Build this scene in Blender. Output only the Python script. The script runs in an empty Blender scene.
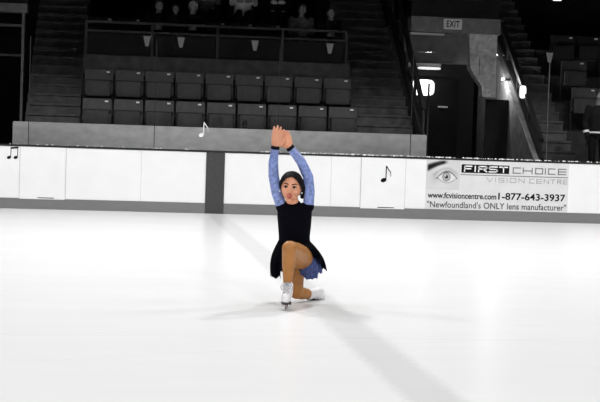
import bpy, bmesh, math, random
from mathutils import Vector, Matrix, noise
random.seed(7)
SC = bpy.context.scene
COL = SC.collection
R = math.radians

# ------------------------------------------------------------------ camera
F_PX, W, H = 1420.0, 600.0, 402.0
YAW, PITCH, ROLL = math.atan(177.5 / F_PX), math.atan(57.9 / F_PX), math.atan(.0325)
CAM = Vector((0, 0, 1.244))
FWD = Vector((math.sin(YAW) * math.cos(PITCH), math.cos(YAW) * math.cos(PITCH), -math.sin(PITCH)))
_r = Vector((math.cos(YAW), -math.sin(YAW), 0)); _u = _r.cross(FWD)
RGT = _r * math.cos(ROLL) + _u * math.sin(ROLL)
UP = _u * math.cos(ROLL) - _r * math.sin(ROLL)
cd = bpy.data.cameras.new('camera'); cam = bpy.data.objects.new('camera', cd); COL.objects.link(cam)
cd.sensor_width = 36; cd.lens = 36 * F_PX / W; cd.clip_end = 200
m = Matrix((RGT, UP, -FWD)).transposed().to_4x4(); m.translation = CAM
cam.matrix_world = m
SC.camera = cam

def ray(u, v): return FWD * F_PX + RGT * (u - W / 2) - UP * (v - H / 2)
def on_y(u, v, Y):                       # where a sight line meets the vertical plane at distance Y
    d = ray(u, v); return CAM + d * (Y / d.y)
def on_ice(u, v, z=0.0):
    d = ray(u, v); return CAM + d * ((z - CAM.z) / d.z)
def at_depth(u, v, D): return CAM + ray(u, v) * (D / F_PX)

# ------------------------------------------------------------------ materials
def mat(name, col, rough=.6, spec=.4, var=.0, scale=8.0, stretch=(1, 1, 1), bump=0.0, metal=0.0, emit=None, es=0.0, coat=0.0):
    M = bpy.data.materials.new(name); M.use_nodes = True
    nt = M.node_tree; b = nt.nodes['Principled BSDF']
    c = (*col, 1) if len(col) == 3 else col
    b.inputs['Roughness'].default_value = rough
    b.inputs['Specular IOR Level'].default_value = spec
    b.inputs['Metallic'].default_value = metal
    b.inputs['Base Color'].default_value = c
    if coat: b.inputs['Coat Weight'].default_value = coat
    if emit:
        b.inputs['Emission Color'].default_value = (*emit, 1); b.inputs['Emission Strength'].default_value = es
    if var or bump:
        tc = nt.nodes.new('ShaderNodeTexCoord'); mp = nt.nodes.new('ShaderNodeMapping'); nz = nt.nodes.new('ShaderNodeTexNoise')
        mp.inputs['Scale'].default_value = stretch; nz.inputs['Scale'].default_value = scale; nz.inputs['Detail'].default_value = 5
        nt.links.new(tc.outputs['Object'], mp.inputs[0]); nt.links.new(mp.outputs[0], nz.inputs['Vector'])
        if var:
            rp = nt.nodes.new('ShaderNodeValToRGB')
            rp.color_ramp.elements[0].position = .3; rp.color_ramp.elements[1].position = .7
            rp.color_ramp.elements[0].color = (*[max(0, x * (1 - var)) for x in col], 1)
            rp.color_ramp.elements[1].color = (*[min(1, x * (1 + var)) for x in col], 1)
            nt.links.new(nz.outputs['Fac'], rp.inputs[0]); nt.links.new(rp.outputs[0], b.inputs['Base Color'])
        if bump:
            bp_ = nt.nodes.new('ShaderNodeBump'); bp_.inputs['Strength'].default_value = bump; bp_.inputs['Distance'].default_value = .01
            nt.links.new(nz.outputs['Fac'], bp_.inputs['Height']); nt.links.new(bp_.outputs[0], b.inputs['Normal'])
    return M
G = lambda v: (v, v, v)
M = dict(
    board=mat('white board plastic', G(.86), .35, .3, .02, 3),
    cap=mat('dark board ledge', G(.025), .5, .3, .3, 20),
    kick=mat('grey kick plate', G(.185), .5, .3, .06, 6, (1, 1, 8)),
    stripe=mat('dark centre stripe', G(.055), .5, .3, .15, 20),
    seam=mat('board joint', G(.55), .7),
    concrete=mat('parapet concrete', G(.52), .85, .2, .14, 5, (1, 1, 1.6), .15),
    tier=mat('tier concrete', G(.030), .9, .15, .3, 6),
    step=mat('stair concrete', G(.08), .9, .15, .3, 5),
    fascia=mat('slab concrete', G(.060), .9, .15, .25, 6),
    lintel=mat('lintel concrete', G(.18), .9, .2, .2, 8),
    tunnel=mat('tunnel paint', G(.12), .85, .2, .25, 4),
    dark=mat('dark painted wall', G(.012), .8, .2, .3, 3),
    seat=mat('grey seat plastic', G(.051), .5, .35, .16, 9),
    seatshade=mat('shaded seat plastic', G(.012), .55, .3, .2, 9),  # the grey seat in weaker light, shade put into the colour
    bracket=mat('seat bracket', G(.012), .6),
    tag=mat('white number tag', G(.75), .5),
    rail=mat('dark rail paint', G(.02), .45, .4, .2, 15),
    guard=mat('grey guard rail', G(.030), .45, .4, .2, 15),
    clip=mat('grey clip', G(.07), .5),
    joint=mat('glass joint', G(.012), .5),
    black=mat('black print', G(.006), .75, .1),
    white=mat('white print', G(.9), .5),
    banner=mat('banner sheet', G(.70), .55, .3, .05, 4),
    grey=mat('grey print', G(.2), .6),
    pale=mat('pale print', G(.42), .6),
    exitf=mat('exit sign face', G(.55), .5, .3, emit=(1, 1, 1), es=.03),
    lamp=mat('lit lamp glass', G(.9), .4, emit=(1, 1, 1), es=1.3),
    metal=mat('steel blade', G(.6), .25, .5, metal=1.0),
    dress=mat('black velvet', (.0014, .0016, .004), .85, .06, .4, 30),
    sleeve=mat('blue lace sleeve', (.19, .25, .52), .4, .5, .38, 38, bump=.3),
    petti=mat('blue underskirt', (.10, .135, .33), .6, .3, .5, 40, bump=.4),
    skin=mat('skin', (.69, .32, .195), .5, .35, .12, 14),
    tights=mat('tan tights', (.37, .155, .038), .45, .35, .12, 12),
    hair=mat('dark hair', (.006, .004, .004), .6, .12, .5, 60, (1, 1, .2)),
    lips=mat('red lips', (.42, .035, .03), .4),
    iris=mat('dark iris', (.012, .007, .005), .25),
    eyew=mat('eye white', (.7, .66, .62), .3),
    boot=mat('white boot leather', (.72, .70, .72), .4, .4, .05, 20),
    sole=mat('dark sole', (.03, .018, .015), .5),
    lace=mat('grey laces', G(.42), .7),
    coat=mat('black coat', G(.005), .8, .2, .4, 12),
    coatgrey=mat('grey coat', G(.10), .8, .2, .4, 12),
    coatwhite=mat('white coat', G(.75), .8, .2, .2, 12),
    pskin=mat('spectator skin', G(.20), .6, .3, .15, 10),
    phair=mat('spectator hair', G(.02), .6, .3, .4, 30),
    pgreyhair=mat('grey hair', G(.36), .6, .3, .4, 30),
    reflect=mat('reflective tape', G(.85), .4),
    snow=mat('ice shavings', G(.88), .7),
    bottle=mat('black plastic', G(.008), .3, .5),
)

def ice_material():
    Mi = bpy.data.materials.new('ice'); Mi.use_nodes = True; nt = Mi.node_tree; N = nt.nodes; L = nt.links
    b = N['Principled BSDF']
    b.inputs['Roughness'].default_value = .26; b.inputs['IOR'].default_value = 1.31; b.inputs['Specular IOR Level'].default_value = .20
    tc = N.new('ShaderNodeTexCoord'); sp = N.new('ShaderNodeSeparateXYZ'); L.new(tc.outputs['Object'], sp.inputs[0])
    def math_(op, a, c=None, cl=False):
        n = N.new('ShaderNodeMath'); n.operation = op; n.use_clamp = cl
        for i, x in enumerate((a, c)):
            if x is None: continue
            if isinstance(x, (int, float)): n.inputs[i].default_value = x
            else: L.new(x, n.inputs[i])
        return n.outputs[0]
    def nz(scale, st, det=4):
        mp = N.new('ShaderNodeMapping'); mp.inputs['Scale'].default_value = st; L.new(tc.outputs['Object'], mp.inputs[0])
        n = N.new('ShaderNodeTexNoise'); n.inputs['Scale'].default_value = scale; n.inputs['Detail'].default_value = det
        L.new(mp.outputs[0], n.inputs['Vector']); return n.outputs['Fac']
    n1, n2, n3 = nz(3, (.35, 1, 1)), nz(1.2, (.3, 1, 1)), nz(22, (1, 1, 1))
    # the centre line painted under the ice, ragged where frost hides it
    d = math_('ABSOLUTE', math_('SUBTRACT', sp.outputs['X'], 1.556))
    d = math_('ADD', d, math_('MULTIPLY', math_('SUBTRACT', n3, .5), .12))
    ln = math_('MULTIPLY', math_('SUBTRACT', .185, d), 12, True)
    ln = math_('MULTIPLY', ln, math_('ADD', .6, math_('MULTIPLY', n2, .8)))
    # skate scratches: thin arcs of large circles
    sc = None
    for cx, cy, r, w, s in ((2, -27, 36.0, .012, .5), (-6, 40, 31.5, .010, .4), (9, -12, 22.0, .010, .35), (-14, 4, 17.5, .008, .3), (3, 60, 47.5, .012, .3)):
        q = math_('SQRT', math_('ADD', math_('POWER', math_('SUBTRACT', sp.outputs['X'], cx), 2.0), math_('POWER', math_('SUBTRACT', sp.outputs['Y'], cy), 2.0)))
        a = math_('MULTIPLY', math_('LESS_THAN', math_('ABSOLUTE', math_('SUBTRACT', q, r)), w), math_('MULTIPLY', n1, s))
        sc = a if sc is None else math_('MAXIMUM', sc, a)
    val = math_('ADD', .715, math_('MULTIPLY', math_('ADD', math_('MULTIPLY', n1, .5), math_('MULTIPLY', n2, .5)), .10))
    val = math_('SUBTRACT', val, math_('MULTIPLY', ln, .12))
    val = math_('SUBTRACT', val, math_('MULTIPLY', sc, .22))
    cb = N.new('ShaderNodeCombineColor')
    for i in range(3): L.new(val, cb.inputs[i])
    L.new(cb.outputs[0], b.inputs['Base Color'])
    bm_ = N.new('ShaderNodeBump'); bm_.inputs['Strength'].default_value = .12; bm_.inputs['Distance'].default_value = .004
    L.new(n3, bm_.inputs['Height']); L.new(bm_.outputs[0], b.inputs['Normal'])
    return Mi
M['ice'] = ice_material()

def glass_material():
    Mg = bpy.data.materials.new('rink glass'); Mg.use_nodes = True; nt = Mg.node_tree; N = nt.nodes; L = nt.links
    N.remove(N['Principled BSDF'])
    t = N.new('ShaderNodeBsdfTransparent'); t.inputs[0].default_value = (.985, .985, .985, 1)
    g = N.new('ShaderNodeBsdfGlossy'); g.inputs['Roughness'].default_value = .03
    f = N.new('ShaderNodeFresnel'); f.inputs['IOR'].default_value = 1.3
    mx = N.new('ShaderNodeMixShader'); L.new(f.outputs[0], mx.inputs[0]); L.new(t.outputs[0], mx.inputs[1]); L.new(g.outputs[0], mx.inputs[2])
    L.new(mx.outputs[0], N['Material Output'].inputs['Surface'])
    return Mg
M['glass'] = glass_material()

# ------------------------------------------------------------------ mesh helpers
def link(name, me, mats, parent=None):
    if not isinstance(mats, (list, tuple)): mats = [mats]
    o = bpy.data.objects.new(name, me); COL.objects.link(o)
    for x in mats: me.materials.append(x)
    if parent is not None: o.parent = parent
    return o
def obj(name, bm, mats, parent=None, smooth=False, origin=None):
    if origin is not None: bmesh.ops.translate(bm, verts=bm.verts, vec=-Vector(origin))
    bmesh.ops.recalc_face_normals(bm, faces=bm.faces)
    me = bpy.data.meshes.new(name); bm.to_mesh(me); bm.free()
    if smooth:
        for p in me.polygons: p.use_smooth = True
    o = link(name, me, mats, parent)
    if origin is not None: o.location = origin
    return o
def tag(o, label, cat, group=None, kind=None):
    if label: o['label'] = label
    if cat: o['category'] = cat
    if group: o['group'] = group
    if kind: o['kind'] = kind
    return o
def empty(name, loc, label, cat, group=None, rz=0):
    o = bpy.data.objects.new(name, None); COL.objects.link(o); o.location = loc; o.rotation_euler = (0, 0, rz)
    o.empty_display_size = .1
    return tag(o, label, cat, group)
def struct(name, bm, m, parent=None):
    o = obj(name, bm, m, parent)
    if parent is None: o['kind'] = 'structure'
    return o
def box(bm, lo, hi, bev=0.0):
    r = bmesh.ops.create_cube(bm, size=1); vs = r['verts']
    lo, hi = Vector(lo), Vector(hi); c = (lo + hi) / 2; s = hi - lo
    for v in vs: v.co = Vector((v.co.x * s.x, v.co.y * s.y, v.co.z * s.z)) + c
    if bev:
        es = list({e for v in vs for e in v.link_edges})
        bmesh.ops.bevel(bm, geom=es, offset=bev, segments=2, affect='EDGES', clamp_overlap=True)
def nb(): return bmesh.new()
def boxed(lo, hi, bev=0.0):
    bm = nb(); box(bm, lo, hi, bev); return bm
def bar(bm, a, b, w, h, up=Vector((0, 0, 1))):
    a, b = Vector(a), Vector(b); d = (b - a).normalized(); s = d.cross(up)
    if s.length < 1e-4: s = Vector((1, 0, 0))
    s.normalize(); t = s.cross(d)
    q = []
    for p in (a, b):
        for i, j in ((-1, -1), (1, -1), (1, 1), (-1, 1)): q.append(bm.verts.new(p + s * (i * w / 2) + t * (j * h / 2)))
    for f in ((3, 2, 1, 0), (4, 5, 6, 7), (0, 1, 5, 4), (1, 2, 6, 5), (2, 3, 7, 6), (3, 0, 4, 7)): bm.faces.new([q[i] for i in f])
def tube(bm, pts, rad, n=10, cap=True):
    pts = [Vector(p) for p in pts]; rr = rad if isinstance(rad, (list, tuple)) else [rad] * len(pts)
    rings = []; s0 = None
    for i, p in enumerate(pts):
        d = (pts[min(i + 1, len(pts) - 1)] - pts[max(i - 1, 0)]).normalized()
        if s0 is None:
            s0 = d.cross(Vector((0, 0, 1)))
            if s0.length < 1e-3: s0 = d.cross(Vector((1, 0, 0)))
        s = (s0 - d * s0.dot(d)).normalized(); s0 = s; t = d.cross(s)
        rings.append([bm.verts.new(p + (s * math.cos(2 * math.pi * k / n) + t * math.sin(2 * math.pi * k / n)) * rr[i]) for k in range(n)])
    for a, b in zip(rings, rings[1:]):
        for k in range(n): bm.faces.new((a[k], a[(k + 1) % n], b[(k + 1) % n], b[k]))
    if cap: bm.faces.new(rings[0][::-1]); bm.faces.new(rings[-1])
def ball(bm, c, r, M3=None, seg=16, rg=10):
    q = bmesh.ops.create_uvsphere(bm, u_segments=seg, v_segments=rg, radius=1)['verts']
    r = Vector(r) if not isinstance(r, (int, float)) else Vector((r, r, r))
    for v in q:
        x = Vector((v.co.x * r.x, v.co.y * r.y, v.co.z * r.z))
        v.co = Vector(c) + (M3 @ x if M3 is not None else x)
def capsule(bm, a, b, ra, rb, n=14):
    a, b = Vector(a), Vector(b); ball(bm, a, ra, seg=n, rg=8); ball(bm, b, rb, seg=n, rg=8)
    if (b - a).length > 1e-4: tube(bm, [a, b], [ra, rb], n)
def chain(bm, pts, rr):
    for i in range(len(pts) - 1): capsule(bm, pts[i], pts[i + 1], rr[i], rr[i + 1])
def loft(bm, rings, n=28):           # rings: (centre, half width vector, half depth vector)
    R_ = []
    for c, a, b in rings:
        R_.append([bm.verts.new(Vector(c) + Vector(a) * math.cos(2 * math.pi * k / n) + Vector(b) * math.sin(2 * math.pi * k / n)) for k in range(n)])
    for p, q in zip(R_, R_[1:]):
        for k in range(n): bm.faces.new((p[k], p[(k + 1) % n], q[(k + 1) % n], q[k]))
    bm.faces.new(R_[0][::-1]); bm.faces.new(R_[-1])
def poly(bm, pts, depth):            # flat outline pushed back along `depth`
    depth = Vector(depth); a = [bm.verts.new(Vector(p)) for p in pts]; b = [bm.verts.new(Vector(p) + depth) for p in pts]
    bm.faces.new(a); bm.faces.new(b[::-1]); n = len(a)
    for k in range(n): bm.faces.new((a[k], b[k], b[(k + 1) % n], a[(k + 1) % n]))
def fused(bm, voxel, smooth=4):
    """one continuous skin around everything in bm"""
    me = bpy.data.meshes.new('tmp'); bmesh.ops.recalc_face_normals(bm, faces=bm.faces); bm.to_mesh(me); bm.free()
    o = bpy.data.objects.new('tmp', me); COL.objects.link(o)
    r = o.modifiers.new('r', 'REMESH'); r.mode = 'VOXEL'; r.voxel_size = voxel
    if smooth:
        s = o.modifiers.new('s', 'SMOOTH'); s.factor = .5; s.iterations = smooth
    dg = bpy.context.evaluated_depsgraph_get(); dg.update()
    out = bpy.data.meshes.new_from_object(o.evaluated_get(dg))
    bpy.data.objects.remove(o); bpy.data.meshes.remove(me)
    for p in out.polygons: p.use_smooth = True
    return out
def copy_tree(o, parent=None):
    c = o.copy(); COL.objects.link(c)
    if parent is not None: c.parent = parent
    for ch in list(o.children): copy_tree(ch, c)
    return c
ORD = ['first', 'second', 'third', 'fourth', 'fifth', 'sixth', 'seventh', 'eighth', 'ninth', 'tenth', 'eleventh', 'twelfth']

# ------------------------------------------------------------------ the rink
YB = 24.06                               # face of the far boards
XL, XR = -7.0, 13.5
bm = nb(); box(bm, (-16, -1.5, -.08), (22, YB + .1, 0)); struct('floor', bm, M['ice'])
BT = 1.049
bm = boxed((XL, YB, 0), (XR, YB + .10, BT - .012)); struct('wall_far', bm, M['board'])
bm = boxed((XL, YB - .012, 0), (XR, YB, .178)); struct('baseboard_far', bm, M['kick'])
bm = boxed((XL, YB - .012, BT - .012), (XR, YB + .13, BT + .022), .006); struct('trim_1', bm, M['cap'])
a, b = on_y(205.3, 190, YB).x, on_y(224.0, 190, YB).x
bm = boxed((a, YB - .016, 0.002), (b, YB - .0125, BT - .013)); struct('trim_2', bm, M['stripe'])
# two gates in the boards
def gate(n, u0, u1, v0, vb):
    x0, x1, zb = on_y(u0, v0, YB).x, on_y(u1, v0, YB).x, on_y((u0 + u1) / 2, vb, YB).z
    o = struct(f'door_{n}', boxed((x0, YB - .02, zb), (x1, YB - .0005, BT - .014), .002), M['board'])
    struct('gate_gap', boxed((x0 - .010, YB - .0045, zb), (x0 - .001, YB - .0005, BT - .015)), M['seam'], o)
    struct('gate_gap', boxed((x1 + .001, YB - .0045, zb), (x1 + .010, YB - .0005, BT - .015)), M['seam'], o)
    struct('gate_lip', boxed((x0 + .3, YB - .0212, zb + .016), (x1 - .18, YB - .0202, zb + .03)), M['black'], o)
gate(1, 20, 65.5, 170, 199.2); gate(2, 361, 405, 180, 208.8)
for i, u in enumerate((141, 331)):
    x = on_y(u, 180, YB).x
    struct(f'trim_{3 + i}', boxed((x - .004, YB - .0045, .179), (x + .004, YB - .0005, BT - .013)), mat('faint joint', G(.66), .6))

# glass above the boards
GT = 2.88
jx = [-5.77, -3.68, -1.59, .50, 2.59, 4.90, 7.32, 9.3, 11.4]
for i in range(len(jx) - 1):
    w_ = struct(f'window_{i + 1}', boxed((jx[i] + .006, YB + .045, BT + .022), (jx[i + 1] - .006, YB + .057, GT)), M['glass'])
    struct('glass_joint', boxed((jx[i + 1] - .006, YB + .043, BT + .022), (jx[i + 1] + .006, YB + .059, GT)), M['joint' if jx[i + 1] < 7 else 'clip'], w_)
clips = [(147, 'below the spectator with pale clasped hands'), (181, 'below the grey haired spectator'), (255, 'just below and beside the white jacket'),
         (330, 'nearest the stairs of the EXIT tunnel'), (550, 'on the glass post in front of the lit staircase')]
for u, lb in clips:
    x = on_y(u, 42, YB + .05).x; zc = on_y(181, 37.5, YB + .05).z
    bm = nb(); poly(bm, [(x - .026, YB + .034, zc - .17), (x + .026, YB + .034, zc - .17), (x + .062, YB + .034, zc), (x - .062, YB + .034, zc)], (0, .010, 0))
    for k in range(3): box(bm, (x - .055 + .009 * k, YB + .030, zc - .03 - .045 * k), (x + .055 - .009 * k, YB + .036, zc - .014 - .045 * k))
    box(bm, (x - .02, YB + .034, zc - .01), (x + .02, YB + .0445, GT + .004)); box(bm, (x - .02, YB + .034, GT), (x + .02, YB + .066, GT + .008))
    tag(obj('glass_clip', bm, M['clip']), 'grey tapered clip hung on the rink glass ' + lb if u < 500 else 'grey tapered clip hung ' + lb, 'clip', 'clips on the rink glass')
# ice shavings caught on the ledge
bm = nb()
for k in range(420):
    x = random.uniform(2.4, 10.2) if random.random() < .8 else random.uniform(-2, 10)
    if random.random() < .45: x = round(x / .6) * .6 + random.gauss(0, .07)
    s = random.uniform(.004, .013)
    ball(bm, (x, YB + random.uniform(-.008, .03), BT + .022 + s * .5), (s * random.uniform(1, 2.2), s, s * random.uniform(.7, 1.3)), seg=6, rg=4)
tag(obj('snow', bm, M['snow']), None, None, kind='stuff')

# ------------------------------------------------------------------ stands
Y0, TIER = 25.2, .80                       # front of the first tier, depth of a tier
Z1, DZ = 1.07, .56
XA, XB = -.80, 4.21                      # the seat block between the stairs
xa, xb = on_y(12.5, 135, 25.0).x, on_y(426.5, 145, 25.0).x
z_par = 1.462
ZF4, ZF5 = Z1 + 3 * DZ - .02, Z1 + 4 * DZ
YR = Y0 + 2 * TIER + .02                    # front of the slab that carries the guard rail
struct('wall_parapet', boxed((xa, 25.0, 0), (xb, 25.18, z_par), .008), M['concrete'])
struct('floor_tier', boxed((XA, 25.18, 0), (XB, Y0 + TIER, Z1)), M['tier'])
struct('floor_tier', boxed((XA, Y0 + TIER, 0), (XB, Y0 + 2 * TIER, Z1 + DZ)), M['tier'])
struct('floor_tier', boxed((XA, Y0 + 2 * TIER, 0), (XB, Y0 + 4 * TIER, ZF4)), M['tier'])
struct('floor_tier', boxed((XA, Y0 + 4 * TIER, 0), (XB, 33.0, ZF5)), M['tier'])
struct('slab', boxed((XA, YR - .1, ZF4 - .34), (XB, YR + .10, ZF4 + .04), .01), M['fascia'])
struct('wall_back', boxed((-12, 33.0, 0), (18, 33.2, 9)), M['dark'])
RUN, RISE = TIER / 3, DZ / 3
def stairs(x0, x1, n, y0, z0):
    bm = nb()
    pts = [(x0, y0, 0)]
    for k in range(n):
        y, z = y0 + k * RUN, z0 + k * RISE
        pts += [(x0, y, z), (x0, y + RUN, z)]
    pts.append((x0, y0 + n * RUN, 0))
    poly(bm, pts, (x1 - x0, 0, 0))
    for k in range(n):                   # projecting nosing on every step
        y, z = y0 + k * RUN, z0 + k * RISE
        box(bm, (x0 + .002, y - .02, z - .035), (x1 - .002, y + .03, z + .003))
    bmesh.ops.triangulate(bm, faces=[f for f in bm.faces if len(f.verts) > 4])
    struct('floor_staircase', bm, M['step'])
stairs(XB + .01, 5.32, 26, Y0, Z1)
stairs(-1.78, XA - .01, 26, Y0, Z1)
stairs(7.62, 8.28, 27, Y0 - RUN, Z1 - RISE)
# walkway behind the boards beyond the parapet
struct('floor_walkway', boxed((5.4, YB + .14, 0), (13.5, Y0 - RUN - .01, .62)), M['tier'])
for k in range(5):
    struct('floor_tier', boxed((8.29, Y0 + k * TIER, 0), (13.5, Y0 + (k + 1) * TIER if k < 4 else 33.0, Z1 + k * DZ)), M['tier'])
# left tunnel side and right tunnel
YP = 26.95                               # front of both tunnel portals
def pz(u, v, Y=YP): p = on_y(u, v, Y); return p.x, p.z
lx = pz(27, 7)[0]
struct('beam', boxed((-6, YP, pz(10, 11.5)[1]), (lx, YP + .35, pz(10, 3)[1])), M['lintel'])
struct('column', boxed((pz(21, 60)[0], YP, 0), (pz(23.5, 60)[0], YP + .3, pz(10, 11.5)[1])), M['lintel'])
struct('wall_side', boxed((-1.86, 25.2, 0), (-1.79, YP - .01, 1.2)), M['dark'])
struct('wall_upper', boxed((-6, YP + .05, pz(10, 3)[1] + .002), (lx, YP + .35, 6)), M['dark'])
struct('trim_7', boxed((-6, 27.6, 3.28), (lx - .12, 27.65, 3.33)), M['lintel'])
struct('trim_8', boxed((-6, 27.6, 2.72), (lx - .12, 27.65, 2.76)), M['lintel'])

# tunnel under the EXIT sign
zl0, zl1 = pz(453, 33)[1], pz(453, 17.5)[1]
xr = pz(497.5, 60)[0]
XT = 5.41
struct('beam', boxed((XT, YP, zl0), (xr + .04, YP + .35, zl1), .006), M['lintel'])
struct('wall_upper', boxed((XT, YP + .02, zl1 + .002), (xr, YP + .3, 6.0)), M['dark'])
pts = [pz(*q) for q in ((469.5, 33.5), (497.5, 34.5), (495.5, 97.5), (482.5, 97), (481.5, 86), (470.5, 68))]
bm = nb(); poly(bm, [(x, YP + .01, z) for x, z in pts], (0, .28, 0)); pier = struct('column', bm, mat('pale pier paint', G(.55), .85, .2, .3, 14))
x0, z0 = pz(473, 58, YP + .005)
struct('pier_groove', boxed((x0 + .13, YP + .004, pz(478, 76)[1]), (x0 + .138, YP + .011, pz(478, 56)[1])), M['dark'], pier)
struct('pier_bracket', boxed((pz(479, 50)[0], YP - .02, pz(479, 50)[1] - .006), (pz(489, 50)[0], YP + .0095, pz(479, 50)[1] + .008)), M['tag'], pier)
x0, z0 = pz(470, 68, YP + .6)
struct('wall_tunnel', boxed((XT, YP + .6, z0 + .07), (x0 + .25, YP + .8, zl0 + .3)), M['tunnel'])
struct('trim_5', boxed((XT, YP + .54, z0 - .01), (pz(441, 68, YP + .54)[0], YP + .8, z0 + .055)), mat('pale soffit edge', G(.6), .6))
struct('trim_6', boxed((XT, YP + .03, zl0 - .05), (pz(440, 33)[0] + .1, YP + .2, zl0 - .015)), mat('lit lintel edge', G(.5), .6))  # light streak under the lintel put into a paler colour
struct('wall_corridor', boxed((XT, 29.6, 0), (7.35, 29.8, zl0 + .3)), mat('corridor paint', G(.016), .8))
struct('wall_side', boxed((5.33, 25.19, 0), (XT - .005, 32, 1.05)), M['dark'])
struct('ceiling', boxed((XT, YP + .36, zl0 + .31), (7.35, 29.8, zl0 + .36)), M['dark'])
# side wall of the tunnel below the far staircase, its top sloping with the stairs
bm = nb(); poly(bm, [(7.44, 25.15, 0), (7.44, 29.6, 0), (7.44, 29.6, 4.2), (7.44, 28.2, 3.2), (7.44, 25.15, 1.0)], (.10, 0, 0)); struct('wall_side', bm, mat('tunnel side paint', G(.22), .8, .2, .25, 5))
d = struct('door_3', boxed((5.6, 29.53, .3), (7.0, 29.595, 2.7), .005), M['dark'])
x, z = pz(442, 107, 29.5)
struct('reflex_bar', boxed((x - .09, 29.48, z - .018), (x + .12, 29.525, z + .018), .006), M['tag'], d)  # small light reflex on the door put in as a pale bar
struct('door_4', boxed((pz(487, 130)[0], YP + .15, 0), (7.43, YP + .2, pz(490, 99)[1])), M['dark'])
# post by the lamp
x, z = pz(429, 85, 26.8)
o = empty('barrier_post', (x, 26.8, 0), 'thin dark upright post in front of the bright lamp in the tunnel', 'post')
def child(o, par):                       # keep world place while parenting to a thing whose empty stands at its base
    o.parent = par; o.matrix_parent_inverse = Matrix.Translation(-par.location); return o
bm = nb(); tube(bm, [(x, 26.8, 0), (x, 26.8, z)], .02, 10); child(obj('post', bm, M['rail'], None, True), o)
bm = nb(); tube(bm, [(x, 26.8, z), (x, 26.8, z + .03)], [.026, .012], 10); child(obj('cap', bm, M['rail'], None, True), o)

def wall_lamp_or_glow(c, w, h, label, energy, off=(0, -.1, 0), facing='y', rnd=.025, glass=None):
    r = empty('wall_lamp_or_glow', c, label, 'lamp', 'lamps along the tunnel and stairs')
    c = Vector(c)
    s = Vector((w / 2, .03, h / 2)) if facing == 'y' else Vector((.03, w / 2, h / 2))
    d = Vector((0, 1, 0)) if facing == 'y' else Vector((1, 0, 0))
    child(obj('housing', boxed(c - s * 1.06 + d * .035, c + s * 1.06 + d * .035, .01), M['rail']), r)
    bm = nb(); ball(bm, (0, 0, 0), 1, None, 32, 20)
    for v in bm.verts: v.co = c - d * .015 + Vector([math.copysign(abs(q) ** .5, q) * k for q, k in zip(v.co, s)])
    child(obj('diffuser', bm, glass or M['lamp'], None, True), r)
    if energy:
        ld = bpy.data.lights.new('lamp light', 'POINT'); ld.energy = energy; ld.shadow_soft_size = .06; ld.specular_factor = 0   # the glowing diffuser itself is what shines in the ice
        lo = bpy.data.objects.new('lamp light', ld); COL.objects.link(lo); lo.location = c + Vector(off); child(lo, r)
    return r
p = on_y(423, 87.5, 29.55)
wall_lamp_or_glow((p.x, 29.55, p.z), .48, .34, 'bright lamp inside the EXIT tunnel behind the thin dark post', 3, (.05, -.25, .0))
p = on_y(522.7, 92, 26.45)
wall_lamp_or_glow((p.x, 26.45, p.z), .12, .24, 'small glowing patch added for the lit wall between the far handrail balusters', 0)  # no lamp here: a glowing patch stands in for the lit wall
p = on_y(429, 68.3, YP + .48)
wall_lamp_or_glow((p.x, YP + .48, p.z), .46, .05, 'thin glowing strip added for the lit soffit edge above the bright lamp', 0, glass=mat('soffit glow', G(.8), .4, emit=(1, 1, 1), es=.75))  # soffit edge lit from below, its light put in as a glowing strip
zq = on_y(501, 79, 27.4).z
wall_lamp_or_glow((7.40, 27.4, zq), .10, .05, 'lamp on the tunnel side wall just beside the pale pier', 30, (-.24, -.20, .02), 'x', .015)
p = on_y(557, 0, 32.9)
wall_lamp_or_glow((p.x, 32.9, p.z + .03), .22, .10, 'tiny bright lamp high on the back wall over the dark seats', 0)

# EXIT sign
def text_mesh(s, bold=0.0, space=1.0):
    c = bpy.data.curves.new('t', 'FONT'); c.body = s; c.size = 1; c.offset = bold; c.extrude = 0.01; c.space_character = space
    o = bpy.data.objects.new('t', c); COL.objects.link(o)
    dg = bpy.context.evaluated_depsgraph_get(); dg.update()
    me = bpy.data.meshes.new_from_object(o.evaluated_get(dg)); bpy.data.objects.remove(o); bpy.data.curves.remove(c)
    return me
def text_on(name, s, x0, x1, z0, z1, Y, m_, bold=0.0, space=1.0, slope=0.0, parent=None):
    me = text_mesh(s, bold, space)
    xs = [v.co.x for v in me.vertices]; ys = [v.co.y for v in me.vertices]; a, b, c, d = min(xs), max(xs), min(ys), max(ys)
    for v in me.vertices:
        tx, ty = (v.co.x - a) / (b - a), (v.co.y - c) / (d - c)
        v.co = Vector((x0 + tx * (x1 - x0), Y - .001 - v.co.z * .1, z0 + ty * (z1 - z0)))
    o = link(name, me, m_)
    if parent is not None: child(o, parent)
    return o
def strokes(name, lines, w, Y, m_, parent):
    bm = nb()
    for ln in lines:
        for a, b in zip(ln, ln[1:]):
            a, b = Vector((a[0], Y, a[1])), Vector((b[0], Y, b[1])); d = (b - a).normalized() * w * .5
            bar(bm, a - d, b + d, .002, w, Vector((0, 1, 0))) if False else None
            t = Vector((-d.z, 0, d.x)).normalized() * w * .5
            poly(bm, [a - d - t, b + d - t, b + d + t, a - d + t], (0, .002, 0))
    return child(obj(name, bm, m_), parent)
xe0, ze1 = pz(444.5, 18.5, YP - .1); xe1, ze0 = pz(461.8, 29.5, YP - .1)
r = empty('exit_sign', ((xe0 + xe1) / 2, YP - .05, ze0), 'small lit EXIT sign fixed to the concrete beam over the tunnel', 'sign')
child(obj('housing', boxed((xe0, YP - .1, ze0), (xe1, YP - .002, ze1), .006), M['exitf']), r)
text_on('lettering', 'EXIT', xe0 + .045, xe1 - .045, ze0 + .035, ze1 - .035, YP - .102, M['black'], .02, 1.1, parent=r)

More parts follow.
